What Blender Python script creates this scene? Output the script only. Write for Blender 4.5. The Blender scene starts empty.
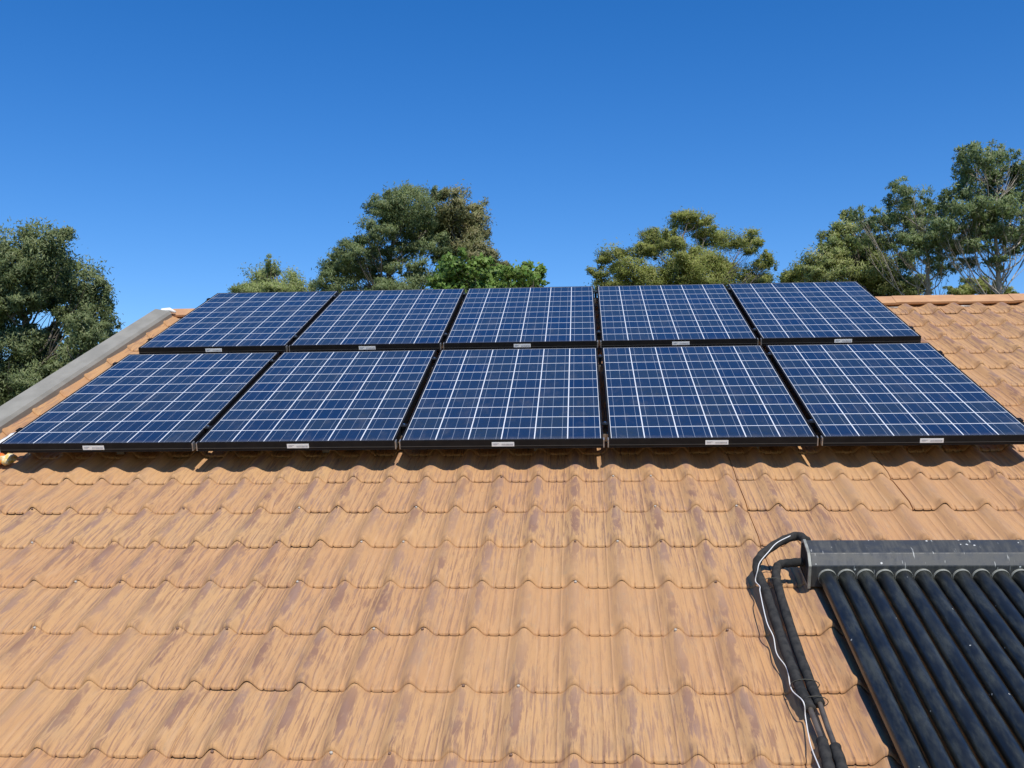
import bpy, bmesh, math, random
import numpy as np
from mathutils import Matrix, Vector
R_ = math.radians
random.seed(7); rng = np.random.default_rng(11)
sc = bpy.context.scene
COL = sc.collection

# ------------------------------------------------------------------ frame of the roof: u along the ridge, v up the slope, z out of the slope
PITCH = R_(24.0)
M = Matrix.Translation((0, 0, 4.9)) @ Matrix.Rotation(PITCH, 4, 'X')
def W(u, v, z): return M @ Vector((u, v, z))

# ------------------------------------------------------------------ camera
CA, CY, CR = -0.3105, -0.0694, -0.0336
CP = Vector((2.9284, -4.8088, 1.8304)); FPX = 1051.65
fw = Vector((math.sin(CY)*math.cos(CA), math.cos(CY)*math.cos(CA), math.sin(CA)))
rt = fw.cross(Vector((0, 0, 1))).normalized(); up = rt.cross(fw)
c_, s_ = math.cos(CR), math.sin(CR)
rt2 = rt*c_ + up*s_; up2 = -rt*s_ + up*c_
cm = Matrix.Identity(4)
for i in range(3):
    cm[i][0] = rt2[i]; cm[i][1] = up2[i]; cm[i][2] = -fw[i]; cm[i][3] = CP[i]
cam = bpy.data.cameras.new('camera'); camo = bpy.data.objects.new('camera', cam); COL.objects.link(camo)
cam.sensor_width = 36; cam.lens = FPX*36/1024; cam.clip_start = .05; cam.clip_end = 5000
camo.matrix_world = M @ cm
sc.camera = camo
camw = M @ CP
Rw = (M.to_3x3() @ cm.to_3x3())
def ray(px, py):
    return Rw @ Vector(((px-512)/FPX, (384-py)/FPX, -1.0))
def at(px, py, depth):                 # a point at a given distance ahead
    return camw + ray(px, py)*depth

# ------------------------------------------------------------------ light
sun_dir = (M.to_3x3() @ Vector((0.22, -0.22, 1.0))).normalized()
el = math.asin(sun_dir.z); az = math.atan2(sun_dir.x, sun_dir.y)
wd = bpy.data.worlds.new('World'); sc.world = wd; wd.use_nodes = True
nt = wd.node_tree
sky = nt.nodes.new('ShaderNodeTexSky'); sky.sky_type = 'NISHITA'; sky.sun_disc = False
sky.sun_elevation = el; sky.sun_rotation = az; sky.altitude = 300; sky.air_density = 1.0; sky.dust_density = 0.0; sky.ozone_density = 3.0
bg = nt.nodes['Background']; bg.inputs['Strength'].default_value = 0.10
hs = nt.nodes.new('ShaderNodeHueSaturation'); hs.inputs['Saturation'].default_value = 1.38; hs.inputs['Hue'].default_value = .510; hs.inputs['Value'].default_value = 1.34
nt.links.new(sky.outputs[0], hs.inputs['Color']); nt.links.new(hs.outputs[0], bg.inputs['Color'])
sl = bpy.data.lights.new('sun', 'SUN'); sl.energy = 4.2; sl.angle = R_(0.5); sl.color = (1.0, .95, .86)
so = bpy.data.objects.new('sun', sl); COL.objects.link(so)
so.rotation_euler = sun_dir.to_track_quat('Z', 'Y').to_euler(); so.location = (10, -10, 30)
vs = sc.view_settings; vs.view_transform = 'Standard'; vs.look = 'None'; vs.gamma = 1; vs.use_curve_mapping = False
vs.exposure = 0.20

# ------------------------------------------------------------------ helpers
def tag(o, label=None, cat=None, group=None, kind=None):
    for k, v in (('label', label), ('category', cat), ('group', group), ('kind', kind)):
        if v: o[k] = v
    return o
def thing(name, label, cat, loc=(0, 0, 0), group=None, roof=True):
    o = bpy.data.objects.new(name, None); COL.objects.link(o); o.empty_display_size = .1
    o.matrix_world = (M @ Matrix.Translation(loc)) if roof else Matrix.Translation(loc)
    return tag(o, label, cat, group)
def mesh(name, verts, faces, mat, parent=None, smooth=False):
    me = bpy.data.meshes.new(name); me.from_pydata([tuple(v) for v in verts], [], faces); me.update()
    if mat: me.materials.append(mat)
    if smooth: me.polygons.foreach_set('use_smooth', [True]*len(me.polygons))
    o = bpy.data.objects.new(name, me); COL.objects.link(o)
    if parent: o.parent = parent
    return o
class MB:
    def __init__(s): s.v = []; s.f = []
    def box(s, x0, x1, y0, y1, z0, z1):
        b = len(s.v)
        s.v += [(x0,y0,z0),(x1,y0,z0),(x1,y1,z0),(x0,y1,z0),(x0,y0,z1),(x1,y0,z1),(x1,y1,z1),(x0,y1,z1)]
        s.f += [tuple(b+i for i in q) for q in ((0,3,2,1),(4,5,6,7),(0,1,5,4),(1,2,6,5),(2,3,7,6),(3,0,4,7))]
        return s
    def tube(s, pts, r, n=10, cap=True):
        pts = [Vector(p) for p in pts]
        rs = r if isinstance(r, (list, tuple)) else [r]*len(pts)
        b = len(s.v); prev = None
        for i, p in enumerate(pts):
            t = (pts[min(i+1, len(pts)-1)] - pts[max(i-1, 0)]).normalized()
            if prev is None:
                a = t.orthogonal().normalized()
            else:
                a = (prev - t*prev.dot(t)).normalized()
            prev = a; c = t.cross(a)
            for k in range(n):
                an = 2*math.pi*k/n
                s.v.append(tuple(p + (a*math.cos(an) + c*math.sin(an))*rs[i]))
        for i in range(len(pts)-1):
            for k in range(n):
                s.f.append((b+i*n+k, b+i*n+(k+1) % n, b+(i+1)*n+(k+1) % n, b+(i+1)*n+k))
        if cap:
            s.f.append(tuple(b+k for k in reversed(range(n)))); s.f.append(tuple(b+(len(pts)-1)*n+k for k in range(n)))
        return s
    def prism(s, prof, u0, u1):          # profile in (v, z), extruded along u
        b = len(s.v); n = len(prof)
        s.v += [(u0, a, c) for a, c in prof] + [(u1, a, c) for a, c in prof]
        for k in range(n): s.f.append((b+k, b+(k+1) % n, b+n+(k+1) % n, b+n+k))
        s.f.append(tuple(b+k for k in reversed(range(n)))); s.f.append(tuple(b+n+k for k in range(n)))
        return s
    def build(s, name, mat, parent=None, smooth=False, bevel=0, loc=None):
        o = mesh(name, s.v, s.f, mat, parent, smooth)
        bm = bmesh.new(); bm.from_mesh(o.data); bmesh.ops.recalc_face_normals(bm, faces=bm.faces); bm.to_mesh(o.data); bm.free()
        if loc: o.location = loc
        if bevel:
            m = o.modifiers.new('bevel', 'BEVEL'); m.width = bevel; m.segments = 2; m.limit_method = 'ANGLE'
        return o
def copy_tree(o, parent=None):
    c = o.copy(); COL.objects.link(c)
    if parent: c.parent = parent
    for ch in list(o.children): copy_tree(ch, c)
    return c
def spline(pts, n=6):
    P = [Vector(p) for p in pts]; P = [P[0]*2-P[1]] + P + [P[-1]*2-P[-2]]; out = []
    for i in range(1, len(P)-2):
        for k in range(n):
            t = k/n
            out.append(.5*((2*P[i]) + (P[i+1]-P[i-1])*t + (2*P[i-1]-5*P[i]+4*P[i+1]-P[i+2])*t*t + (3*P[i]-P[i-1]-3*P[i+1]+P[i+2])*t**3))
    out.append(P[-2]); return out

# ------------------------------------------------------------------ materials
def mat(name, col, rough=.6, metal=0, spec=.5, coat=0, coatr=.05):
    m = bpy.data.materials.new(name); m.use_nodes = True; b = m.node_tree.nodes['Principled BSDF']
    b.inputs['Base Color'].default_value = (*col, 1); b.inputs['Roughness'].default_value = rough
    b.inputs['Metallic'].default_value = metal; b.inputs['Specular IOR Level'].default_value = spec
    b.inputs['Coat Weight'].default_value = coat; b.inputs['Coat Roughness'].default_value = coatr
    return m
class NT:
    def __init__(s, m): s.t = m.node_tree; s.b = s.t.nodes['Principled BSDF']
    def n(s, typ, **kw):
        x = s.t.nodes.new(typ)
        for k, v in kw.items(): setattr(x, k, v)
        return x
    def l(s, a, b): s.t.links.new(a, b)
    def m(s, op, a, b=None, c=None, clamp=False):
        x = s.n('ShaderNodeMath', operation=op); x.use_clamp = clamp
        for i, q in enumerate((a, b, c)):
            if q is None: continue
            if isinstance(q, (int, float)): x.inputs[i].default_value = q
            else: s.l(q, x.inputs[i])
        return x.outputs[0]
    def mix(s, fac, a, b, typ='MIX'):
        x = s.n('ShaderNodeMix', data_type='RGBA', blend_type=typ)
        for i, q in ((0, fac), (6, a), (7, b)):
            if isinstance(q, (int, float)): x.inputs[i].default_value = q
            elif isinstance(q, tuple): x.inputs[i].default_value = (*q, 1)
            else: s.l(q, x.inputs[i])
        return x.outputs[2]
    def noise(s, vec, scale, detail=3, rough=.55, dist=0):
        x = s.n('ShaderNodeTexNoise'); x.inputs['Scale'].default_value = scale; x.inputs['Detail'].default_value = detail
        x.inputs['Roughness'].default_value = rough; x.inputs['Distortion'].default_value = dist
        if vec is not None: s.l(vec, x.inputs['Vector'])
        return x.outputs['Fac']
    def mapr(s, v, a, b, c=0., d=1.):
        x = s.n('ShaderNodeMapRange'); x.interpolation_type = 'SMOOTHSTEP'; s.l(v, x.inputs[0])
        for i, q in enumerate((a, b, c, d)): x.inputs[i+1].default_value = q
        return x.outputs[0]
    def scale(s, vec, sc_, loc=(0, 0, 0)):
        x = s.n('ShaderNodeMapping'); x.inputs['Scale'].default_value = sc_; x.inputs['Location'].default_value = loc; s.l(vec, x.inputs[0]); return x.outputs[0]
    def bump(s, h, strength, dist):
        x = s.n('ShaderNodeBump'); x.inputs['Strength'].default_value = strength; x.inputs['Distance'].default_value = dist
        s.l(h, x.inputs['Height']); s.l(x.outputs[0], s.b.inputs['Normal'])

def noisy(name, c1, c2, scale, rough=.6, stretch=(1, 1, 1), bump=0, **kw):
    m = mat(name, c1, rough, **kw); N = NT(m); tc = N.n('ShaderNodeTexCoord').outputs['Object']
    v = N.scale(tc, stretch); f = N.mapr(N.noise(v, scale, 5), .35, .65)
    N.l(N.mix(f, c1, c2), N.b.inputs['Base Color'])
    if bump: N.bump(N.noise(v, scale*3, 4), .5, bump)
    return m

def tile_material():
    m = mat('roof_tile', (.47, .27, .14), .85, spec=.25); N = NT(m)
    uv = N.n('ShaderNodeUVMap'); uv.uv_map = 'UVMap'; uv = uv.outputs[0]
    at_ = N.n('ShaderNodeVertexColor'); at_.layer_name = 'mask'
    sep = N.n('ShaderNodeSeparateColor'); N.l(at_.outputs[0], sep.inputs[0])
    crest, groove, tone = sep.outputs[0], sep.outputs[1], sep.outputs[2]
    big = N.noise(N.scale(uv, (.9, .7, 1)), 1.0, 3)
    mid = N.noise(N.scale(uv, (5, 2.5, 1)), 1.0, 4)
    col = N.mix(N.mapr(mid, .3, .7), (.550, .318, .140), (.475, .262, .120))
    col = N.mix(N.mapr(big, .35, .65), col, (.525, .312, .142))
    # per sheet tone
    col = N.mix(N.m('MULTIPLY', tone, .5), col, (.465, .24, .112))
    # pale worn dusting in long streaks
    st0 = N.noise(N.scale(uv, (58, 4.5, 1), (3, 8, 0)), 1.0, 4, .6, .3)
    col = N.mix(N.m('MULTIPLY', N.mapr(st0, .52, .7), .30), col, (.54, .36, .22))
    # purple brown stains: on the crests, along the ribs and in loose streaks
    st1 = N.noise(N.scale(uv, (44, 5.2, 1)), 1.0, 6, .66, .9)
    st2 = N.noise(N.scale(uv, (85, 5.0, 1), (5, 2, 0)), 1.0, 5, .6, .5)
    dens = N.mapr(N.noise(N.scale(uv, (.75, .8, 1), (4.3, 1.2, 0)), 1.0, 2), .36, .56, .30, 1.0)
    a = N.m('MULTIPLY', N.mapr(N.m('ADD', st1, N.m('MULTIPLY', crest, .30)), .56, .69), N.mapr(crest, .05, .5))
    b = N.m('MULTIPLY', N.mapr(N.m('ADD', st2, N.m('MULTIPLY', groove, .20)), .54, .68), groove)
    c = N.m('MULTIPLY', N.mapr(st2, .51, .60), .80)
    tot = N.m('MAXIMUM', N.m('MAXIMUM', a, N.m('MULTIPLY', b, .85)), c)
    patch = N.mapr(N.noise(N.scale(uv, (14, 6, 1), (9, 1, 0)), 1.0, 4, .7), .36, .50, .35, 1.0)
    tot = N.m('MULTIPLY', N.m('MULTIPLY', tot, dens), patch)
    scol = N.mix(N.mapr(mid, .4, .6), (.215, .115, .082), (.27, .165, .125))
    col = N.mix(N.m('MULTIPLY', tot, .9), col, scol)
    # grey green lichen bloom
    li = N.m('MULTIPLY', N.mapr(N.noise(N.scale(uv, (24, 9, 1), (1, 7, 0)), 1.0, 5, .7), .58, .72), .30)
    col = N.mix(li, col, (.30, .25, .17))
    st3 = N.noise(N.scale(uv, (150, 9, 1), (2, 6, 0)), 1.0, 4, .65, .4)
    fine = N.m('MULTIPLY', N.m('MULTIPLY', N.mapr(st3, .50, .62), dens), .42)
    col = N.mix(fine, col, (.25, .14, .09))
    blot = N.m('MULTIPLY', N.mapr(N.noise(N.scale(uv, (9, 5, 1), (8, 3, 0)), 1.0, 5, .7), .50, .70), .28)
    col = N.mix(blot, col, (.36, .245, .145))
    gr = N.noise(uv, 420, 3, .7)
    col = N.mix(N.mapr(gr, .25, .75, .0, .22), col, (.30, .165, .09))
    N.l(col, N.b.inputs['Base Color'])
    N.bump(N.m('ADD', N.m('MULTIPLY', gr, .5), st2), .35, .0015)
    return m

def cell_material():
    m = mat('photovoltaic_glass', (.02, .04, .12), .12, spec=.5); N = NT(m)
    uv = N.n('ShaderNodeUVMap'); uv.uv_map = 'UVMap'
    sep = N.n('ShaderNodeSeparateXYZ'); N.l(uv.outputs[0], sep.inputs[0])
    x = N.m('MULTIPLY', sep.outputs[0], 6); y = N.m('MULTIPLY', sep.outputs[1], 10)
    fx, fy = N.m('FRACT', x), N.m('FRACT', y)
    ex = N.m('MINIMUM', fx, N.m('SUBTRACT', 1.0, fx)); ey = N.m('MINIMUM', fy, N.m('SUBTRACT', 1.0, fy))
    gap = N.m('MAXIMUM', N.m('LESS_THAN', ex, .0165), N.m('LESS_THAN', ey, .020))
    bx = N.m('MULTIPLY', fx, 3); bf = N.m('ABSOLUTE', N.m('SUBTRACT', N.m('FRACT', bx), .5))
    bus = N.m('LESS_THAN', bf, .0165)
    oi = N.n('ShaderNodeObjectInfo')
    cb = N.n('ShaderNodeCombineXYZ'); N.l(N.m('FLOOR', x), cb.inputs[0]); N.l(N.m('FLOOR', y), cb.inputs[1])
    N.l(N.m('MULTIPLY', oi.outputs['Random'], 97.0), cb.inputs[2])
    wn = N.n('ShaderNodeTexWhiteNoise'); N.l(cb.outputs[0], wn.inputs[0])
    cs = N.n('ShaderNodeSeparateColor'); N.l(wn.outputs['Color'], cs.inputs[0])
    col = N.mix(cs.outputs[0], (.008, .021, .062), (.022, .032, .046))
    col = N.mix(N.m('MULTIPLY', cs.outputs[1], .55), col, (.024, .036, .050))
    tcv = N.n('ShaderNodeCombineXYZ'); N.l(x, tcv.inputs[0]); N.l(y, tcv.inputs[1]); N.l(N.m('MULTIPLY', oi.outputs['Random'], 50.), tcv.inputs[2])
    vo = N.n('ShaderNodeTexVoronoi'); vo.inputs['Scale'].default_value = 9; N.l(tcv.outputs[0], vo.inputs['Vector'])
    v2 = N.n('ShaderNodeSeparateColor'); N.l(vo.outputs['Color'], v2.inputs[0])
    col = N.mix(N.m('MULTIPLY', v2.outputs[0], .35), col, (.008, .028, .085))
    col = N.mix(bus, col, (.26, .29, .33))
    col = N.mix(gap, col, (.74, .75, .75))
    du = N.m('MULTIPLY', N.mapr(N.noise(N.scale(tcv.outputs[0], (1, .35, 1)), 2.2, 6, .7), .48, .75), .10)
    col = N.mix(du, col, (.30, .27, .23))
    edge = N.m('MULTIPLY', N.mapr(N.m('ADD', y, N.m('MULTIPLY', N.noise(tcv.outputs[0], 6, 4), .3)), .12, .42, 1.0, 0.0), .16)
    col = N.mix(edge, col, (.34, .29, .24))
    N.l(col, N.b.inputs['Base Color'])
    ns = N.noise(tcv.outputs[0], 1.3, 4)
    N.l(N.mapr(ns, .3, .7, .07, .16), N.b.inputs['Roughness'])
    return m

def leaf_material(name, c1, c2, c3):
    m = mat(name, c1, .5, spec=.4); N = NT(m)
    vc = N.n('ShaderNodeVertexColor'); vc.layer_name = 'tint'
    s = N.n('ShaderNodeSeparateColor'); N.l(vc.outputs[0], s.inputs[0])
    col = N.mix(s.outputs[0], c1, c2); col = N.mix(N.m('MULTIPLY', s.outputs[1], .8), col, c3)
    N.l(col, N.b.inputs['Base Color'])
    tr = N.n('ShaderNodeBsdfTranslucent'); N.l(N.mix(.35, col, (.22, .30, .08)), tr.inputs['Color'])
    ms = N.n('ShaderNodeMixShader'); ms.inputs[0].default_value = .5
    N.l(N.b.outputs[0], ms.inputs[1]); N.l(tr.outputs[0], ms.inputs[2])
    N.l(ms.outputs[0], N.t.nodes['Material Output'].inputs['Surface'])
    return m

M_tile = tile_material()
M_cell = cell_material()
M_ridge = noisy('painted_terracotta', (.54, .30, .14), (.46, .245, .12), 9, .8, bump=.002)
M_frame = noisy('black_anodised_aluminium', (.006, .006, .007), (.011, .010, .010), 20, .6, spec=.2)
M_line = mat('frame_scratch_grey', (.06, .058, .055), .4)
M_alu = noisy('mill_aluminium', (.45, .44, .42), (.30, .29, .27), 40, .45, metal=.7)
M_bolt = mat('stainless_steel', (.62, .62, .62), .3, 1)
M_label = mat('white_sticker', (.80, .80, .78), .5)
M_print = mat('sticker_print', (.42, .43, .45), .6)
M_barge = noisy('grey_painted_metal', (.235, .22, .18), (.29, .272, .225), 3, .65, stretch=(3, 1, 3), bump=.001)
M_wall = noisy('rendered_brick', (.42, .36, .29), (.36, .30, .24), 6, .9, bump=.003)
M_white = mat('white_paint', (.75, .75, .72), .5)
M_mortar = noisy('pale_mortar', (.50, .44, .38), (.28, .22, .17), 30, .95, bump=.003)
M_foam = noisy('black_pipe_foam', (.022, .022, .021), (.045, .042, .038), 35, .92, bump=.003, spec=.2)
M_bare = noisy('weathered_copper_pipe', (.10, .085, .07), (.16, .13, .10), 30, .5, metal=.4)
M_wire = mat('white_cable', (.72, .71, .68), .5)
M_tie = mat('dark_cable_tie', (.05, .045, .03), .6)
M_nail = mat('nail_head', (.17, .095, .06), .6)
M_nailp = mat('pale_nail_head', (.45, .40, .33), .6)

def header_mat():
    m = mat('aged_black_manifold', (.05, .055, .06), .45, spec=.35); N = NT(m)
    tc = N.n('ShaderNodeTexCoord').outputs['Object']
    f = N.noise(N.scale(tc, (60, 7, 7)), 1, 5, .7)
    blot = N.noise(N.scale(tc, (14, 20, 20)), 1, 4, .7)
    drip = N.m('MULTIPLY', N.mapr(N.noise(N.scale(tc, (70, 12, 12), (3, 0, 1)), 1, 2), .66, .72), .75)
    col = N.mix(N.mapr(f, .35, .7), (.042, .044, .044), (.078, .078, .072))
    col = N.mix(N.mapr(blot, .45, .65), col, (.038, .043, .050))
    col = N.mix(drip, col, (.45, .45, .42))
    sp = N.n('ShaderNodeTexVoronoi'); sp.inputs['Scale'].default_value = 42; N.l(tc, sp.inputs['Vector'])
    sep = N.n('ShaderNodeSeparateColor'); N.l(sp.outputs['Color'], sep.inputs[0])
    spot = N.m('MULTIPLY', N.m('LESS_THAN', sp.outputs['Distance'], .16), N.m('GREATER_THAN', sep.outputs[0], .80))
    col = N.mix(spot, col, (.55, .55, .52))
    N.l(col, N.b.inputs['Base Color']); N.l(N.mapr(f, .3, .7, .42, .6), N.b.inputs['Roughness'])
    return m
M_head = header_mat()
M_rim = noisy('dull_trim', (.30, .30, .26), (.20, .20, .17), 30, .5)
def tube_mat():
    m = mat('vacuum_tube_glass', (.006, .009, .014), .35, spec=.5, coat=.28, coatr=.24); N = NT(m)
    tc = N.n('ShaderNodeTexCoord').outputs['Object']
    oi = N.n('ShaderNodeObjectInfo')
    cb = N.n('ShaderNodeVectorMath', operation='ADD'); N.l(tc, cb.inputs[0]); N.l(N.m('MULTIPLY', oi.outputs['Random'], 40.), cb.inputs[1])
    dust = N.noise(N.scale(cb.outputs[0], (25, 6, 25)), 1, 5, .7)
    col = N.mix(N.mapr(dust, .40, .68), (.010, .011, .010), (.040, .042, .032))
    sp = N.n('ShaderNodeTexVoronoi'); sp.inputs['Scale'].default_value = 48; N.l(cb.outputs[0], sp.inputs['Vector'])
    sep = N.n('ShaderNodeSeparateColor'); N.l(sp.outputs['Color'], sep.inputs[0])
    spot = N.m('MULTIPLY', N.m('LESS_THAN', sp.outputs['Distance'], N.m('MULTIPLY', sep.outputs[1], .20)), N.m('GREATER_THAN', sep.outputs[0], .95))
    col = N.mix(spot, col, (.42, .42, .38))
    N.l(col, N.b.inputs['Base Color']); N.l(N.mapr(dust, .3, .7, .12, .32), N.b.inputs['Coat Roughness'])
    return m
M_tube = tube_mat()

# ------------------------------------------------------------------ ground
gm = noisy('lawn', (.06, .085, .03), (.10, .10, .045), .35, .95)
g = mesh('ground', [(-900, -900, 0), (900, -900, 0), (900, 1500, 0), (-900, 1500, 0)], [(0, 1, 2, 3)], gm); tag(g, kind='structure')

# ------------------------------------------------------------------ house
DF = .165                       # the pans of the tiles lie this far under the glass of the panels
V0, CRS, PW = -.120, .3470, .1798
HUMP_U = 1.9939                  # crest of one wave
UL, UR, VR, VE = -.40, 11.2, 3.34, -5.6
house = thing('house', 'house under an orange tiled roof with grey barge capping and terracotta ridge', 'house', (0, 0, 0), roof=False)
Mi = None
def hp(mb, name, m, parent=None, **kw):       # a part of the house given in roof coordinates
    mb.v = [tuple(W(*p)) for p in mb.v]
    return mb.build(name, m, parent or house, **kw)

SEAMS = {0: [1, 9, 20, 24], 1: [1, 9, 20, 24], 2: [9, 20, 27], 3: [9, 20, 27], 4: [1, 9, 20], 5: [3, 9, 20], 6: [3, 9, 20, 29]}
def build_tiles():
    V = []; F = []; UV = []; MK = []
    prof_t = np.array([0, .05, .10, .15, .20, .25, .268, .295, .322, .40, .473, .50, .527, .60, .678, .705, .732, .75, .80, .85, .90, .95])
    def prof(t):
        t = t % 1.0; d = min(t, 1-t)
        h = .042*.5*(1+math.cos(math.pi*d/.255)) if d < .255 else 0
        h2 = .031*.5*(1+math.cos(math.pi*d/.40)) if d < .40 else 0
        g = 0
        for c in (.295, .50, .705):
            g = max(g, max(0, 1-abs(t-c)/.030))
        return h, h2, .003*g, g, max(0, 1-d/.17)
    kmin = int(math.floor((V0 - VR)/CRS)); kmax = int(math.ceil((V0 - VE)/CRS))
    n0 = int(math.floor((UL-HUMP_U)/PW)); n1 = int(math.ceil((UR-HUMP_U)/PW))
    S = [-.012, -.001, 0, .02, .05, .09, .13, .17, .36, .6, .85, .90, .95, 1.0, 1.06]
    seam_n = set()
    for k in range(kmin, kmax):
        vb = V0 - CRS*k
        base_n = int(round((0.0-HUMP_U)/PW))       # wave number at u = 0
        if k in SEAMS: seams = {base_n + s for s in SEAMS[k]} | {base_n+35+(k % 3)*2, base_n+44+(k % 2)*3}
        else:
            rr = random.Random(k//2); q = rr.randint(2, 8); seams = {base_n + q + 8*j + rr.randint(-1, 1) for j in range(8)}
        tone = random.random(); dz = 0; dv = 0
        wob = random.uniform(-.002, .002)
        cols = []
        for n in range(n0, n1):
            for t in prof_t:
                u = HUMP_U + (n+t)*PW
                cols.append((u, t, n))
                if n in seams and abs(t-.25) < 1e-6: cols += [(u+.0012, t, 'crack'), (u+.0026, t, 'seam')]
        prev = None; rampn = 0
        for (u, t, n) in cols:
            if n == 'seam':
                tone = random.random(); dz = random.uniform(.0035, .006); dv = random.uniform(-.004, .003); rampn = 0
            else:
                rampn += 1
            zz = dz*max(0, 1-rampn/60.)
            if u < UL or u > UR: continue
            h, h2, gz, gv, cr = prof(t)
            row = []
            for si, s in enumerate(S):
                sv = max(s, 0)
                v = vb + sv*CRS + dv*(1-min(sv, 1)) + wob
                bl = min(1, sv/.16, max(0, (1-sv)/.13)); bl = bl*bl*(3-2*bl); hh = h*(1-.09*sv)
                z = (-.009 if n == 'crack' else 0) - DF - .0125*sv + hh*(1-bl) + h2*bl + gz + zz*(1-.5*sv) + .0012*math.sin(u*3.1+k*1.7)*(1-sv)
                if si <= 3: z += gv*.0035
                if si == 0: v += -.006-.07*h; z -= .0108 + .09*h
                elif si == 1: v += -.0055-.06*h; z -= .0060 + .07*h
                elif si == 2: z -= .0020; v -= .0022
                row.append(len(V)); V.append((u, v, z)); UV.append((u, v)); 
                fade = max(0, min(1, (sv-.08)/.25))*max(0, min(1, (1.02-sv)/.18))
                MK.append((cr*fade, gv if si > 2 else .3*gv, tone, 1))
            if prev is not None:
                for i in range(len(S)-1):
                    if n == 'seam': F.append((prev[i], row[i], row[i+1], prev[i+1]))
                    else: F.append((prev[i], row[i], row[i+1], prev[i+1]))
            prev = row
    Vn = np.array(V); keep = Vn[:, 1] < VR + .02
    Vn[:, 1] = np.minimum(Vn[:, 1], VR)
    W4 = np.array(M); Vw = Vn @ W4[:3, :3].T + W4[:3, 3]
    me = bpy.data.meshes.new('tiled_roof'); me.from_pydata(Vw.tolist(), [], F); me.update()
    me.materials.append(M_tile)
    uvl = me.uv_layers.new(name='UVMap'); li = np.empty(len(me.loops), dtype=np.int32); me.loops.foreach_get('vertex_index', li)
    uvl.data.foreach_set('uv', np.array(UV, dtype=np.float32)[li].ravel())
    ca = me.color_attributes.new('mask', 'FLOAT_COLOR', 'POINT'); ca.data.foreach_set('color', np.array(MK, dtype=np.float32).ravel())
    me.polygons.foreach_set('use_smooth', [True]*len(me.polygons))
    me.set_sharp_from_angle(angle=R_(38))
    o = bpy.data.objects.new('tiled_roof', me); COL.objects.link(o); o.parent = house
    return o
tiles = build_tiles()

# nails on some crests near the butt of the tile
nail_a = MB(); nail_a.tube([(0, 0, -.004), (0, 0, .003), (0, 0, .0045)], [.0050, .0050, .003], 8)
cnt = 0
rn = random.Random(3)
for k in range(0, 8):
    for n in range(-10, 26):
        u = HUMP_U + n*PW; v = V0 - CRS*k - .0210
        if rn.random() > .34 or cnt >= 98 or u < .3+.22*0 or u > 6: continue
        if k < 1 and rn.random() < .5: continue
        if 3.45 < u and v < -.75: continue
        if cnt == 0:
            nm = nail_a.build('nail', M_nail, house, smooth=False); src = nm
        else:
            src = nm.copy(); COL.objects.link(src); src.parent = house
        src.matrix_local = M @ Matrix.Translation((u+rn.uniform(-.006, .006), v, -DF-.0125+.0378)) @ Matrix.Rotation(R_(rn.uniform(0, 12)), 4, 'X')
        cnt += 1
nm2 = bpy.data.meshes['nail'].copy(); nm2.materials.clear(); nm2.materials.append(M_nailp)
for o in house.children:
    if o.name.startswith('nail') and rn.random() < .4: o.data = nm2

# ridge capping: lapped pieces
apex = -.116
for i in range(-1, 27):
    u0 = UL+.02 + i*.44; u1 = u0+.47
    if u0 < UL: continue
    if u1 > UR: break
    dz = .004*(i % 2); lift0, lift1 = .003, -.003
    mb = MB()
    profA = [(VR-.125, -.150), (VR-.127, -.132), (VR-.115, -.128), (VR-.03, apex-.002), (VR, apex+.004), (VR+.03, apex-.012), (VR+.135, -.24), (VR+.13, -.27)]
    prof = [(a, c+dz) for a, c in profA]
    mb.prism(prof, u0, u1)
    hp(mb, 'ridge_cap', M_ridge, bevel=.003)
# pale pointing squeezed out under the caps, one strip
for i in range(42):
    uu = HUMP_U + (i-13+.5)*PW
    if uu < UL+.1 or (.1 < uu < 4.7): continue
    w = rn.uniform(.03, .055); mb = MB()
    if rn.random() < .25: continue
    q = rn.uniform(-.03, .03); dd_ = rn.uniform(0, .02)
    mb.tube([(uu-w+q, VR-.135, -.171), (uu-w*.4+q, VR-.142-rn.uniform(0, .015), -.168), (uu+w*.4, VR-.140-dd_, -.166), (uu+w, VR-.135, -.171)], [.005, rn.uniform(.007, .013), rn.uniform(.006, .012), .004], 7)
    hp(mb, 'ridge_pointing', M_mortar, smooth=True)

# barge capping on the left gable
mb = MB()
prof = [(u-.032, z) for u, z in [(-.300, -.148), (-.300, -.112), (-.315, -.092), (-.425, -.072), (-.44, -.086), (-.44, -.28), (-.425, -.28), (-.425, -.11), (-.322, -.118), (-.310, -.148)]]
n = len(prof)
vv = [VE-.05, -3, 0.2, VR-.16]
for v in vv: mb.v += [(u, v, z) for u, z in prof]
for i in range(len(vv)-1):
    for k in range(n): mb.f.append((i*n+k, i*n+(k+1) % n, (i+1)*n+(k+1) % n, (i+1)*n+k))
mb.f.append(tuple(range(n))); mb.f.append(tuple((len(vv)-1)*n+k for k in reversed(range(n))))
hp(mb, 'barge_capping', M_barge)
mb = MB(); mb.tube([(-.43, VR-.17, -.115), (-.41, VR-.14, -.095), (-.36, VR-.12, -.093), (-.31, VR-.13, -.11)], [.012, .022, .02, .010], 9)
hp(mb, 'barge_end_mortar', M_white, smooth=True)

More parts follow.
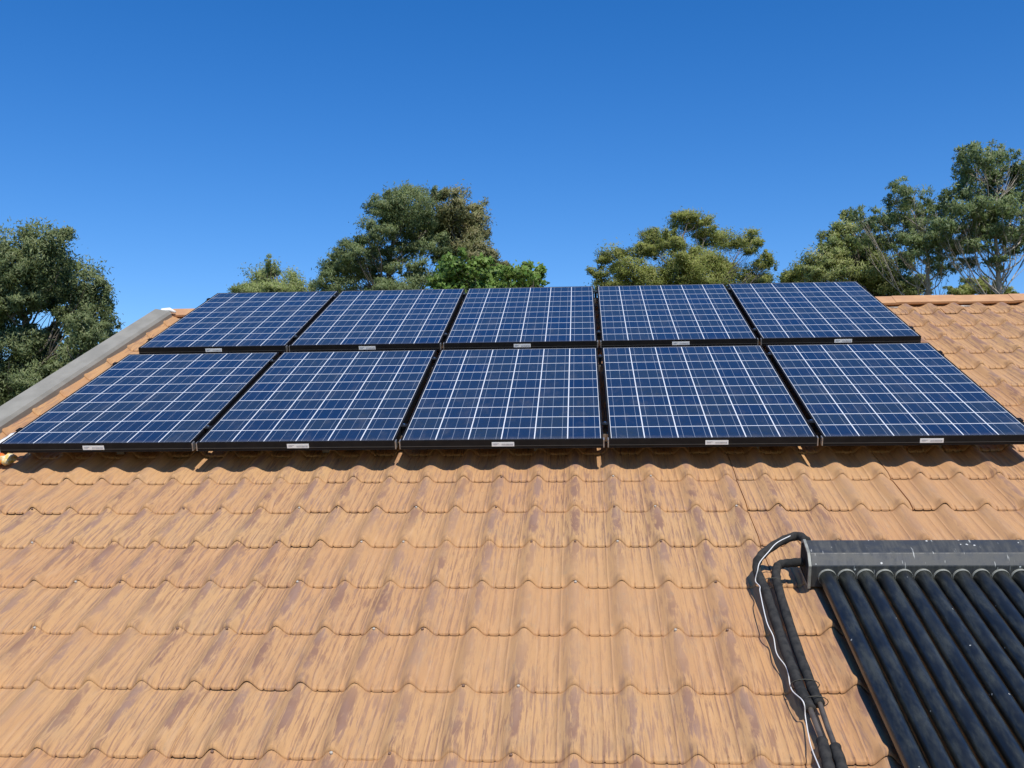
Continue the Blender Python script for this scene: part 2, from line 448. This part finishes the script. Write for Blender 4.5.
# rear slope, walls, fascia, gutter
back_ax = W(0, VR, -.17)
yb, zb = back_ax.y, back_ax.z
ye, ze = W(0, VE, -.19).y, W(0, VE, -.19).z
run = yb-ye
mb = MB()
x0, x1 = UL, UR
mb.v = [(x0, yb, zb), (x1, yb, zb), (x1, yb+run, ze), (x0, yb+run, ze), (x0, yb, zb-.1), (x1, yb, zb-.1), (x1, yb+run, ze-.1), (x0, yb+run, ze-.1)]
mb.f = [(0, 1, 2, 3), (4, 7, 6, 5), (2, 6, 7, 3), (0, 3, 7, 4), (1, 5, 6, 2)]
mb.build('rear_roof_slope', M_ridge, house)
mb = MB(); ins = .35
xa, xb = x0+.12, x1-ins
pr = [(ye+ins+.2, 0), (ye+ins+.2, ze-.02), (yb, zb-.22), (yb+run-ins-.2, ze-.02), (yb+run-ins-.2, 0)]
mb.v = [(xa, a, b) for a, b in pr] + [(xb, a, b) for a, b in pr]
mb.f = [(0, 1, 6, 5), (3, 4, 9, 8), (0, 4, 3, 2, 1), (5, 6, 7, 8, 9)]
mb.build('wall', M_wall, house)
mb = MB(); mb.box(x0, x1, ye-.13, ye-.01, ze-.12, ze-.01); mb.build('gutter', M_barge, house, bevel=.01)

# ------------------------------------------------------------------ solar panels
PX, RV, RU = 1.0235, 1.7733, .0018
GW, GH, LIP, TH = .974, 1.602, .0105, .046
def make_panel():
    t = thing('solar_module', 'x', 'solar panel', (0, 0, 0), 'solar panels in two rows on the tiled roof')
    a, b = -LIP, GW+LIP; c, d = -LIP, GH+LIP
    mb = MB()
    mb.box(a, b, c, 0, -TH, .0015).box(a, b, GH, d, -TH, .0015).box(a, 0, 0, GH, -TH, .0015).box(GW, b, 0, GH, -TH, .0015)
    mb.box(0, GW, .0, .02, -TH, -TH+.002).box(0, GW, GH-.02, GH, -TH, -TH+.002)
    mb.build('frame', M_frame, t, bevel=.0012)
    mb = MB(); mb.box(a+.002, b-.002, c-.0016, c-.0002, -TH*.66-.0012, -TH*.66+.0012); mb.build('frame_groove', M_line, t)
    g = mesh('cell_glass', [(0, 0, 0), (GW, 0, 0), (GW, GH, 0), (0, GH, 0)], [(0, 1, 2, 3)], M_cell, t)
    uvl = g.data.uv_layers.new(name='UVMap')
    for i, q in enumerate([(0, 0), (1, 0), (1, 1), (0, 1)]): uvl.data[i].uv = q
    mesh('backsheet', [(0, 0, -.006), (GW, 0, -.006), (GW, GH, -.006), (0, GH, -.006)], [(0, 3, 2, 1)], M_white, t)
    jb = MB(); jb.box(GW/2-.06, GW/2+.06, GH-.2, GH-.09, -.03, -.007); jb.build('junction_box', M_frame, t, bevel=.004)
    s = MB(); s.box(-.055, .055, c-.0032, c-.0018, -.032, -.010)
    st = s.build('label', M_label, t)
    p = MB()
    p.box(-.047, -.020, c-.0040, c-.0034, -.0175, -.0155); p.box(-.047, -.028, c-.0040, c-.0034, -.0225, -.0205)
    x = -.006
    rr = random.Random(5)
    while x < .046:
        w = rr.uniform(.0015, .004); p.box(x, x+w, c-.0040, c-.0034, -.026, -.0175); x += w+rr.uniform(.001, .0025)
    pp = p.build('label_print', M_print, st)
    return t, st
pan, lab = make_panel()
nth = ['leftmost', 'second from the left', 'middle', 'second from the right', 'rightmost']
LX = {0: [.480, .500, .496, .508, .498], 1: [.500, .505, .50, .498, .50]}
first = True
for r in (0, 1):
    for c in range(5):
        o = pan if first else copy_tree(pan); first = False
        o.matrix_world = M @ Matrix.Translation((c*PX + RU*r - .002, r*RV - .001, 0))
        for ch in o.children:
            if ch.name.startswith('label'): ch.location = (LX[r][c]-.0, 0, 0)
        if r == 0:
            lb = {0: 'blue solar panel at the left end of the lower row, beside the grey barge',
                  1: 'blue solar panel second from the left in the lower row',
                  2: 'middle blue solar panel of the lower row, nearest the camera',
                  3: 'blue solar panel second from the right in the lower row',
                  4: 'blue solar panel at the right end of the lower row'}[c]
        else:
            lb = {0: 'blue solar panel at the left end of the upper row',
                  1: 'blue solar panel second from the left in the upper row',
                  2: 'middle blue solar panel of the upper row, under the bright green tree',
                  3: 'blue solar panel second from the right in the upper row',
                  4: 'blue solar panel at the right end of the upper row'}[c]
        o['label'] = lb

# ------------------------------------------------------------------ mounting racks
for r in (0, 1):
    t = thing('mounting_rack', ['aluminium rails and clamps holding the lower row of panels', 'aluminium rails and clamps holding the upper row of panels'][r], 'panel rack', (0, r*RV, 0), 'racks under the two panel rows')
    for v in (.20, 1.40):
        mb = MB(); mb.box(-.03, 4*PX+GW+.035, v-.018, v+.018, -.086, -.047)
        mb.build('rail', M_alu, t)
        for c in range(1, 5):
            uc = c*PX - (PX-GW)/2 - .002 + RU*r
            g_ = PX-GW-2*LIP
            mb = MB(); mb.box(uc-g_/2-.004, uc+g_/2+.004, v-.02, v+.02, .002, .0055); mb.box(uc-.009, uc+.009, v-.015, v+.015, -.046, .0018)
            cl = mb.build('mid_clamp', M_frame, t)
            mb = MB(); mb.tube([(uc, v, .0056), (uc, v, .013)], .0065, 6); mb.build('bolt', M_bolt, cl)
        for uc, sg in ((-LIP-.002, -1), (4*PX+GW+LIP-.002, 1)):
            mb = MB(); mb.box(uc+sg*.0005-.0, uc+sg*.022, v-.02, v+.02, -.046, -.010) if sg > 0 else mb.box(uc-.022, uc-.0005, v-.02, v+.02, -.046, -.010)
            mb.box(min(uc-sg*.006, uc+sg*.012), max(uc-sg*.006, uc+sg*.012), v-.02, v+.02, .002, .0055)
            mb.box(min(uc+sg*.001, uc+sg*.008), max(uc+sg*.001, uc+sg*.008), v-.02, v+.02, -.0098, .0018)
            mb.build('end_clamp', M_frame, t)
    for c in range(1, 5):
        uc = c*PX - (PX-GW)/2 - .002 + RU*r
        g_ = PX-GW-2*LIP
        for sg in (-1, 1):
            e = uc + sg*(g_/2-.0035)
            mb = MB(); mb.box(e-.0028, e+.0028, -LIP-.002, .02, -.043, -.003)
            mb.build('corner_key', M_alu, t)
    for u in (.5, 1.6, 2.7, 3.8, 4.7):
        for v in (.20, 1.40):
            mb = MB(); mb.box(u-.02, u+.02, v+.02, v+.026, -.15, -.05); mb.box(u-.02, u+.02, v+.026, v+.08, -.092, -.087)
            mb.build('roof_bracket', M_alu, t)

# ------------------------------------------------------------------ evacuated tube water heater
HU, HV = 3.768, -1.24
wh = thing('solar_water_heater', 'dark evacuated-tube solar water heater with black header box on the lower right of the roof', 'water heater', (HU, HV, -DF))
def L(z): return z + DF          # roof z to local z
NTUBE = 20; SP = .0696; HLEN = NTUBE*SP + .06
prof = [(0, L(-.130)), (.0, L(-.042)), (.035, L(-.006)), (.115, L(.007)), (.145, L(-.015)), (.145, L(-.130))]
mb = MB(); mb.prism(prof, .004, HLEN); hb = mb.build('header_box', M_head, wh, bevel=.003)
cx = sum(p[0] for p in prof)/6; cz = sum(p[1] for p in prof)/6
grow = [((a-cx)*1.05+cx, (b-cz)*1.05+cz) for a, b in prof]
shr = [((a-cx)*.90+cx, (b-cz)*.90+cz) for a, b in prof]
for (ua, ub) in ((-.006, .004), (HLEN, HLEN+.01)):
    mb = MB(); n = 6
    mb.v = [(ua, a, b) for a, b in grow] + [(ub, a, b) for a, b in grow] + [(ua, a, b) for a, b in shr] + [(ua+.004 if ua < 0 else ub-.004, a, b) for a, b in shr]
    for k in range(n):
        j = (k+1) % n
        mb.f += [(k, j, n+j, n+k), (k, j, 2*n+j, 2*n+k)]
    mb.f.append(tuple(n+k for k in range(n)))
    e = mb.build('end_rim', M_rim, hb)
    mb = MB(); mb.v = [(ua+.003, a, b) for a, b in shr] + [(ub-.001, a, b) for a, b in shr]
    mb.f = [tuple(range(6)), tuple(range(6, 12))] + [(k, (k+1) % 6, 6+(k+1) % 6, 6+k) for k in range(6)]
    mb.build('end_cap', M_foam, hb)
TZ = L(-.087); TR = .0302
tb = MB(); tb.tube([(0, -.003, 0), (0, -.02, 0), (0, -1.62, 0), (0, -1.70, 0), (0, -1.73, 0)], [TR, TR, TR, TR*.85, TR*.4], 28)
ring = MB()
segs = 28
for (yy, r1) in ((-.0005, .0335), (-.012, .0335), (-.012, TR+.0008), (-.0005, TR+.0008)):
    ring.v += [(r1*math.cos(2*math.pi*k/segs), yy, r1*math.sin(2*math.pi*k/segs)) for k in range(segs)]
for j in range(4):
    for k in range(segs): ring.f.append((j*segs+k, j*segs+(k+1) % segs, ((j+1) % 4)*segs+(k+1) % segs, ((j+1) % 4)*segs+k))
t0 = r0 = None
for i in range(NTUBE):
    if t0 is None:
        t0 = tb.build('vacuum_tube', M_tube, wh, smooth=True); r0 = ring.build('tube_collar', M_rim, t0, bevel=.0015)
        t0.data.set_sharp_from_angle(angle=R_(60)); o = t0
    else:
        o = t0.copy(); COL.objects.link(o); o.parent = wh
        q = r0.copy(); COL.objects.link(q); q.parent = o
    o.location = (.063+i*SP, 0, TZ+.0006*((i*7) % 3))
for u in (.13, .8, 1.45):
    mb = MB(); mb.box(u-.015, u+.015, -1.78, .14, L(-.150), L(-.131)); mb.build('support_rail', M_alu, wh)
mb = MB(); mb.box(0, HLEN, -1.80, -1.74, L(-.13), L(-.06)); mb.build('bottom_tray', M_rim, wh)

# ------------------------------------------------------------------ pipes and cable
PZ = -.106
def bk(px, py, z):              # where the line of sight of a photo point meets height z over the roof, used once to trace the pipe run
    d = cm.to_3x3() @ Vector(((px-512)/FPX, (384-py)/FPX, -1.0)); t = (z-CP.z)/d.z; return CP + d*t
def pipe(label, path, gap, capped, r=.0168):
    p0 = Vector((path[-1].x, path[-1].y, -DF))
    t = thing('insulated_pipe', label, 'pipe', p0, 'insulated pipes from the water heater')
    P = spline([p - p0 for p in path], 6)
    # lumpy foam
    i0, i1 = gap
    rs = lambda seg: [r*(1+.07*math.sin(k*1.9+seg)+rn.uniform(-.04, .04)) for k in range(200)]
    a = P[:i0]; b = P[i1:]
    MB().tube(a, rs(1)[:len(a)], 12).build('foam_sleeve', M_foam, t, smooth=True)
    MB().tube(P[i0-1:i1+1], .0085, 10).build('bare_pipe', M_bare, t, smooth=True)
    MB().tube(b, rs(2)[:len(b)], 12).build('foam_sleeve', M_foam, t, smooth=True)
    return t
pl = [bk(807, 541, -.01), bk(797, 536, -.015), bk(778, 543, -.035), bk(760, 557, -.065), bk(757, 570, -.09)] + [bk(x, y, PZ) for x, y in ((766, 592), (783, 643), (799.5, 687), (809, 706), (811.5, 712), (817, 727), (822, 741), (828, 765), (836, 800))]
pr_ = [bk(803, 562, -.068), bk(790, 563, -.073), bk(779, 565, -.083), bk(776, 573, -.096)] + [bk(x, y, PZ) for x, y in ((779, 590), (795.5, 643), (812, 687), (818.5, 701), (821, 707), (827, 725), (834, 744), (841, 765), (850, 800))]
pipe('black foam insulated pipe arching from top of header box, left of the pair', pl, (9*6-2, 11*6), 0)
pipe('black foam insulated pipe leaving header box side, right of the pair', pr_, (8*6-2, 10*6+1), 0)
wp = [(255, 82), (215, 103), (190, 130), (165, 160), (158, 185), (152, 215), (165, 232), (166, 250), (185, 335), (205, 380), (215, 430), (245, 475), (258, 535), (293, 572), (300, 620), (315, 700), (340, 765), (352, 800)]
wz = [.038, .03, .01, -.012, -.035, -.07, -.06, -.052] + [-.062, -.08, -.085, -.075, -.080, -.050, -.09, -.085, -.055, -.055]
P = [bk(704+a/2.953, 508+b/2.953, z) for (a, b), z in zip(wp, [q-.033 for q in wz])]
base = Vector((P[-1].x, P[-1].y, -DF))
wt = MB().tube(spline([p-base for p in P], 6), .0019, 7).build('sensor_cable', M_wire, None, smooth=True)
wt.matrix_world = M @ Matrix.Translation(base)
tag(wt, 'thin white cable wandering down beside the black insulated pipes', 'cable')
tpos = [(bk(772, 583, PZ), .042), (bk(805, 685, PZ), .045), (bk(815, 702, PZ), .04)]
for i, (p, w) in enumerate(tpos):
    t = MB(); t.tube([(math.cos(a)*w, .0, math.sin(a)*.021) for a in [k*math.pi/8 for k in range(17)]], .0016, 6)
    o = t.build('cable_tie', M_tie, None, smooth=True); o.matrix_world = M @ Matrix.Translation(p)
    tag(o, ['cable tie round both pipes just below the header box', 'cable tie round both pipes above the bare section', 'lowest cable tie at the end of the foam sleeves'][i], 'cable tie', 'ties round the pipes')

# crumpled packet tucked at the left end of the lower row
def blob(mb, c, r, sq, seed, n=14, m=9):
    rr = random.Random(seed); b = len(mb.v); ph = [rr.uniform(0, 6) for _ in range(6)]
    for j in range(m+1):
        th = math.pi*j/m
        for k in range(n):
            a = 2*math.pi*k/n
            q = 1 + .13*math.sin(3*a+ph[0]+2*th) + .10*math.sin(5*th+ph[1]+a*2) + .05*math.sin(7*a+ph[2])
            x, y, z = math.sin(th)*math.cos(a), math.sin(th)*math.sin(a), math.cos(th)
            sg = lambda w, e: math.copysign(abs(w)**e, w)
            mb.v.append((c[0]+r[0]*q*sg(x, sq), c[1]+r[1]*q*sg(y, sq), c[2]+r[2]*q*sg(z, sq)))
    for j in range(m):
        for k in range(n): mb.f.append((b+j*n+k, b+j*n+(k+1) % n, b+(j+1)*n+(k+1) % n, b+(j+1)*n+k))
pk = thing('crumpled_packet', 'small crumpled white, red and yellow packet under the left corner of lower panel row', 'packet', (-.14, .33, -.15))
mb = MB(); blob(mb, (-.01, -.03, .042), (.045, .13, .020), .7, 1); mb.build('white_wrap', M_white, pk, smooth=True)
mb = MB(); blob(mb, (.035, -.215, .022), (.032, .045, .026), .8, 2); mb.build('red_wrap', noisy('red_plastic', (.65, .06, .02), (.75, .25, .03), 60, .4), pk, smooth=True)
mb = MB(); blob(mb, (.085, -.215, .020), (.034, .045, .024), .8, 3); mb.build('yellow_wrap', noisy('yellow_plastic', (.75, .45, .05), (.7, .65, .5), 60, .4), pk, smooth=True)

# ------------------------------------------------------------------ trees
def leaf_mesh(name, parent, base, lobes, n, size, aspect, material, droop, clump, tint_bias=0.0, seed=0):
    g = np.random.default_rng(seed)
    vol = np.array([l[1][0]*l[1][1] for l in lobes]); wts = vol/vol.sum()
    P = []; T = []; U = []; Nn = []
    for (c, r), w in zip(lobes, wts):
        k = max(20, int(n*w))
        nc = max(6, int(clump*r[0]*r[2]*16))
        # clump centres spread through the shell of the lobe
        d = g.normal(size=(nc, 3)); d /= np.linalg.norm(d, axis=1)[:, None]
        rad = g.uniform(.10, .95, nc)**.6
        cc = d*rad[:, None]
        cs = g.uniform(.12, .28, nc)
        tin = np.clip(g.normal(.5, .22, nc), 0, 1)
        idx = g.integers(0, nc, k)
        p = cc[idx] + g.normal(size=(k, 3))*cs[idx][:, None]*np.array([1, 1, .95])
        P.append(p*np.array(r) + np.array(c)); Nn.append(p/np.maximum(np.linalg.norm(p, axis=1)[:, None], .05)*.55 + (cc[idx])*.45 + (p-cc[idx])*1.6 + g.normal(size=(k, 3))*.38); T.append(tin[idx]); U.append(g.uniform(0, 1, k))
    P = np.concatenate(P); T = np.concatenate(T); U = np.concatenate(U); k = len(P)
    a = g.normal(size=(k, 3)); a[:, 2] = a[:, 2]*(1-droop) - droop*1.6
    a /= np.linalg.norm(a, axis=1)[:, None]
    b = np.cross(a, g.normal(size=(k, 3))); b /= np.linalg.norm(b, axis=1)[:, None]
    s = size*.70*g.uniform(.6, 1.35, k)[:, None]
    Nn = np.concatenate(Nn); Nn[:, 1] -= .15; Nn[:, 2] += .20; Nn /= np.linalg.norm(Nn, axis=1)[:, None]
    fl = np.einsum('ij,ij->i', np.cross(a, -b), Nn) < 0      # wind every leaf so that its face looks out of the crown
    b[fl] *= -1
    cN = np.cross(a, b)*s*.12
    v = np.stack([P - a*s*.5, P + b*s*aspect*.5 + cN, P + a*s*.5, P - b*s*aspect*.5 + cN], 1).reshape(-1, 3)
    me = bpy.data.meshes.new(name); me.vertices.add(4*k); me.vertices.foreach_set('co', (v - np.array(base)).astype(np.float32).ravel())
    me.loops.add(4*k); me.loops.foreach_set('vertex_index', np.arange(4*k, dtype=np.int32))
    me.polygons.add(k); me.polygons.foreach_set('loop_start', np.arange(0, 4*k, 4, dtype=np.int32))
    me.update(calc_edges=True); me.validate()
    ca = me.color_attributes.new('tint', 'FLOAT_COLOR', 'POINT')
    c4 = np.stack([T, np.clip(U**2*1.0+tint_bias, 0, 1), U, np.ones(k)], 1).astype(np.float32)
    ca.data.foreach_set('color', np.repeat(c4, 4, axis=0).ravel())
    me.polygons.foreach_set('use_smooth', [True]*len(me.polygons))
    me.normals_split_custom_set_from_vertices(np.repeat(Nn, 4, axis=0).tolist())
    me.materials.append(material)
    o = bpy.data.objects.new(name, me); COL.objects.link(o); o.parent = parent
    return o

def bark(name, a, b): return noisy(name, a, b, 3, .85, stretch=(4, 4, .6), bump=.01)
B_pale = bark('pale_gum_bark', (.40, .36, .30), (.26, .21, .17))
B_dark = bark('grey_brown_bark', (.17, .14, .11), (.10, .08, .06))

def tree(name, label, D, lobes_px, n, size, leafm, barkm, seed, trunk_px, aspect=.25, droop=.5, clump=3.2, trunk_r=.22, deep=.75, limb_r=.07, spread=.6, tb=0., twigs=2, subs=5, dn=2.4):
    rr = random.Random(seed)
    foot = at(trunk_px, 420, D); foot = Vector((foot.x, foot.y, 0))
    t = thing(name, label, 'tree', tuple(foot), roof=False)
    lobes = []; subl = []
    for (px, py, rx, rz) in lobes_px:
        rz = max(rz*1.18, rx*.55); py += .12*rz
        dd = D + rr.uniform(-spread, spread)*D*.06
        c = at(px, py, dd); sx, sz = rx/FPX*dd, rz/FPX*dd
        lobes.append((c, (sx, max(sx, sz)*deep, sz)))
        for q in range(subs):
            a_ = rr.uniform(0, 6.283); e_ = rr.uniform(-.7, 1.0); k_ = rr.uniform(.50, .96); z_ = rr.uniform(.30, .50)
            o_ = Vector((math.cos(a_)*sx, math.sin(a_)*max(sx, sz)*deep, e_*sz))*k_
            subl.append((c + o_, (sx*z_, sx*z_, max(sz, sx*.55)*z_)))
    base = foot
    leaf_mesh('crown', t, base, [(tuple(c), r) for c, r in lobes + subl], int(n*dn*.95), size, aspect, leafm, droop, clump, tb, seed)
    # trunk and limbs
    limb_r *= .62
    tot = sum(r[0]*r[2] for _, r in lobes); cen = sum((c*(r[0]*r[2]) for c, r in lobes), Vector())/tot
    lowest = min(c.z for c, _ in lobes); top = max(c.z for c, _ in lobes)
    fork = Vector((foot.x*.5+cen.x*.5, foot.y*.5+cen.y*.5, max(2.0, lowest-1.0)))
    tip = Vector((cen.x, cen.y, top-.25*(top-lowest)))
    lead = spline([Vector((0, 0, -.1)), (fork-foot)*.5 + Vector((rr.uniform(-.2, .2), 0, 0)), fork-foot, (fork-foot)*.45+(tip-foot)*.55 + Vector((rr.uniform(-.3, .3), rr.uniform(-.3, .3), 0)), tip-foot], 8)
    mb = MB()
    mb.tube(lead, [trunk_r*(1.1-.98*k/(len(lead)-1)) for k in range(len(lead))], 12)
    mb.build('trunk', barkm, t, smooth=True)
    lm = MB()
    for (c, r) in lobes:
        e = c - foot
        best = min(lead[8:], key=lambda p: abs(p.z - (e.z - .6 - .75*math.hypot(p.x-e.x, p.y-e.y))))
        a = best; h = e - a
        m1 = a + h*.33 + Vector((rr.uniform(-.2, .2), rr.uniform(-.2, .2), -.10*h.length)); m2 = a + h*.7 + Vector((rr.uniform(-.25, .25), rr.uniform(-.25, .25), -.06*h.length))
        sp = spline([a, m1, m2, e + Vector((0, 0, r[2]*.3))], 4)
        lm.tube(sp, [limb_r*(1.25-1.05*i/(len(sp)-1)) for i in range(len(sp))], 7)
        for q in range(twigs*3):
            i = rr.randint(4, len(sp)-2); s0 = sp[i]
            dirv = Vector((rr.uniform(-1, 1)*r[0], rr.uniform(-1, 1)*r[1], rr.uniform(-.2, 1)*r[2]))
            e2 = e + dirv*.85; mm = (s0+e2)/2 + Vector((rr.uniform(-.15, .15), rr.uniform(-.15, .15), -.08))
            s2 = spline([s0, mm, e2], 4); lm.tube(s2, [limb_r*.38*(1.1-.95*i/(len(s2)-1)) for i in range(len(s2))], 5)
    lm.build('limbs', barkm, t, smooth=True)
    return t

L_gum = leaf_material('gum_leaf', (.125, .195, .075), (.29, .37, .16), (.40, .42, .20))
L_gumD = leaf_material('dark_gum_leaf', (.13, .185, .075), (.28, .345, .15), (.40, .42, .21))
L_olive = leaf_material('olive_leaf', (0.198, 0.220, 0.092), (0.368, 0.383, 0.170), (0.500, 0.410, 0.227))
L_yel = leaf_material('yellow_green_leaf', (.20, .265, .055), (.42, .47, .11), (.48, .42, .16))
L_bright = leaf_material('bright_green_leaf', (0.106, 0.227, 0.035), (0.241, 0.396, 0.078), (0.368, 0.454, 0.142))
L_soft = leaf_material('soft_green_leaf', (0.210, 0.323, 0.089), (0.454, 0.500, 0.158), (0.500, 0.500, 0.278))
L_glos = leaf_material('glossy_gum_leaf', (.12, .19, .065), (.25, .34, .12), (.42, .46, .27))

tree('gum_tree', 'large dark green gum tree at far left behind the grey barge capping', 27,
     [(-38, 268, 42, 34), (8, 258, 34, 28), (42, 246, 28, 20), (30, 272, 30, 24), (62, 268, 20, 20), (86, 284, 24, 24), (95, 308, 19, 26), (86, 336, 22, 20), (98, 350, 15, 18), (56, 330, 14, 9), (78, 300, 14, 14),
      (14, 342, 30, 18), (40, 352, 22, 14), (72, 356, 22, 16), (-20, 330, 30, 26), (22, 378, 26, 18), (-4, 366, 26, 20), (-35, 390, 40, 30), (48, 388, 24, 16), (10, 420, 40, 24), (12, 296, 30, 16), (46, 292, 26, 14), (72, 318, 18, 14), (36, 366, 30, 14), (-10, 300, 34, 24), (64, 372, 24, 16), (28, 400, 36, 18), (20, 326, 16, 10), (44, 340, 16, 10), (30, 384, 22, 14), (60, 306, 14, 12), (110, 330, 8, 14), (92, 366, 20, 14)],
     80000, .15, L_gumD, B_dark, 1, 20, trunk_r=.17, limb_r=.06, subs=3, aspect=.28)
tree('gum_tree', 'small rounded olive green tree peeping over the left end of the upper panel row', 34,
     [(264, 283, 20, 18), (273, 273, 13, 11), (288, 284, 20, 14), (304, 285, 13, 11), (248, 293, 16, 11), (280, 302, 40, 18)],
     16000, .13, L_soft, B_dark, 2, 275, aspect=.3, subs=2)
tree('gum_tree', 'tall green gum tree with layered crown, left half of the pair behind the middle panels', 30,
     [(408, 202, 28, 20), (388, 212, 22, 18), (402, 222, 26, 16), (430, 212, 18, 20), (372, 234, 22, 15), (358, 252, 24, 12), (344, 268, 22, 12), (334, 282, 18, 12), (398, 250, 18, 9), (420, 246, 14, 8), (378, 252, 14, 10),
      (352, 286, 20, 10), (416, 236, 22, 12), (428, 226, 18, 14), (392, 266, 14, 9), (362, 268, 20, 12), (436, 244, 14, 10), (384, 286, 22, 10), (446, 274, 16, 12), (420, 272, 20, 12), (400, 290, 26, 10), (440, 258, 12, 10)],
     40000, .13, L_gum, B_dark, 3, 412, limb_r=.05, clump=3.6, subs=4)
tree('gum_tree', 'brownish olive gum tree, right half of the pair behind the middle panels', 31,
     [(452, 204, 18, 16), (460, 222, 22, 18), (446, 226, 14, 16), (474, 226, 14, 18), (462, 242, 20, 14), (478, 254, 18, 13), (448, 250, 12, 12), (484, 266, 14, 10), (500, 268, 9, 7)],
     20000, .15, L_olive, B_dark, 4, 458, limb_r=.055, clump=3.6)
tree('broadleaf_tree', 'low bright green broadleaf tree just above the middle of the upper panel row', 20,
     [(452, 270, 18, 12), (470, 268, 20, 12), (462, 282, 26, 10), (492, 278, 22, 12), (516, 272, 16, 12), (530, 274, 14, 10), (510, 286, 30, 8), (538, 282, 8, 6), (440, 284, 14, 8), (480, 300, 50, 16)],
     11000, .12, L_bright, B_dark, 5, 490, aspect=.62, droop=.25, trunk_r=.14, limb_r=.03, clump=4)
tree('gum_tree', 'flat-topped yellow green gum tree right of centre with layered foliage pads', 33,
     [(688, 220, 22, 9), (708, 224, 14, 9), (655, 240, 22, 10), (640, 250, 18, 10), (668, 238, 10, 8), (612, 258, 18, 12), (598, 274, 13, 10), (632, 268, 24, 11), (676, 246, 18, 9), (720, 240, 24, 11), (745, 238, 16, 8), (752, 246, 12, 8), (704, 256, 26, 12), (764, 258, 10, 9), (770, 264, 6, 6),
      (680, 268, 28, 12), (650, 280, 28, 9), (720, 272, 26, 13), (750, 275, 22, 13), (690, 284, 40, 10), (610, 285, 22, 7)],
     46000, .13, L_yel, B_dark, 6, 690, limb_r=.045, clump=3.6, droop=.35, subs=2)
tree('wattle_tree', 'small yellow green bushy tree between the flat-topped gum and the right group', 36,
     [(792, 274, 12, 8), (806, 270, 14, 8), (800, 284, 22, 8)], 6000, .14, L_yel, B_dark, 7, 800)
tree('wattle_tree', 'dense light green tree rising over the top right corner of the panels', 26,
     [(832, 240, 14, 12), (850, 232, 16, 12), (822, 256, 20, 12), (845, 254, 24, 14), (870, 250, 22, 16), (860, 272, 30, 14), (892, 268, 22, 16), (832, 272, 26, 12), (905, 284, 22, 10), (880, 292, 34, 10), (850, 218, 9, 8), (920, 286, 12, 8)],
     30000, .13, L_soft, B_dark, 8, 868, clump=3.4, subs=4)
tree('gum_tree', 'slender open gum tree with wispy foliage and pale branches beside the tallest tree', 24,
     [(900, 188, 13, 9), (914, 196, 18, 12), (896, 206, 16, 12), (920, 212, 18, 13), (936, 206, 14, 12), (904, 224, 20, 13), (926, 230, 20, 13), (886, 220, 14, 9), (944, 222, 14, 12), (870, 220, 14, 9), (857, 212, 8, 8), (866, 232, 16, 10), (926, 250, 22, 11), (942, 266, 18, 10), (910, 242, 16, 10), (890, 240, 18, 10), (950, 244, 14, 9)],
     15500, .135, L_glos, B_pale, 9, 948, aspect=.22, droop=.55, limb_r=.022, clump=2.2, trunk_r=.085, twigs=3, subs=7, dn=1.5)
tree('gum_tree', 'tallest open crowned gum tree at the right edge with pale bare branches below', 23,
     [(966, 150, 13, 11), (982, 156, 20, 16), (998, 152, 13, 12), (1006, 168, 18, 16), (972, 172, 18, 15), (958, 190, 18, 13), (985, 186, 22, 18), (1012, 186, 20, 16), (1026, 160, 16, 14), (1030, 190, 22, 22), (965, 208, 22, 14), (992, 206, 24, 15), (1018, 212, 24, 15), (952, 226, 18, 10), (975, 226, 20, 12), (1003, 226, 20, 11), (1036, 232, 22, 14), (958, 244, 18, 8), (980, 246, 16, 7), (1014, 248, 14, 7), (1050, 200, 24, 30), (940, 238, 14, 8), (996, 262, 12, 5), (946, 208, 14, 12), (988, 236, 22, 10), (1018, 236, 18, 8), (968, 262, 12, 5)],
     28000, .135, L_glos, B_pale, 10, 1004, aspect=.24, droop=.5, limb_r=.026, clump=2.2, trunk_r=.095, twigs=4, subs=7, dn=1.5)
tree('wattle_tree', 'small rounded yellow green shrubby tree just above the bare ridge at right', 30,
     [(975, 284, 14, 7), (990, 286, 14, 7), (962, 292, 16, 6), (1002, 294, 16, 6)], 5500, .13, L_yel, B_dark, 11, 985)
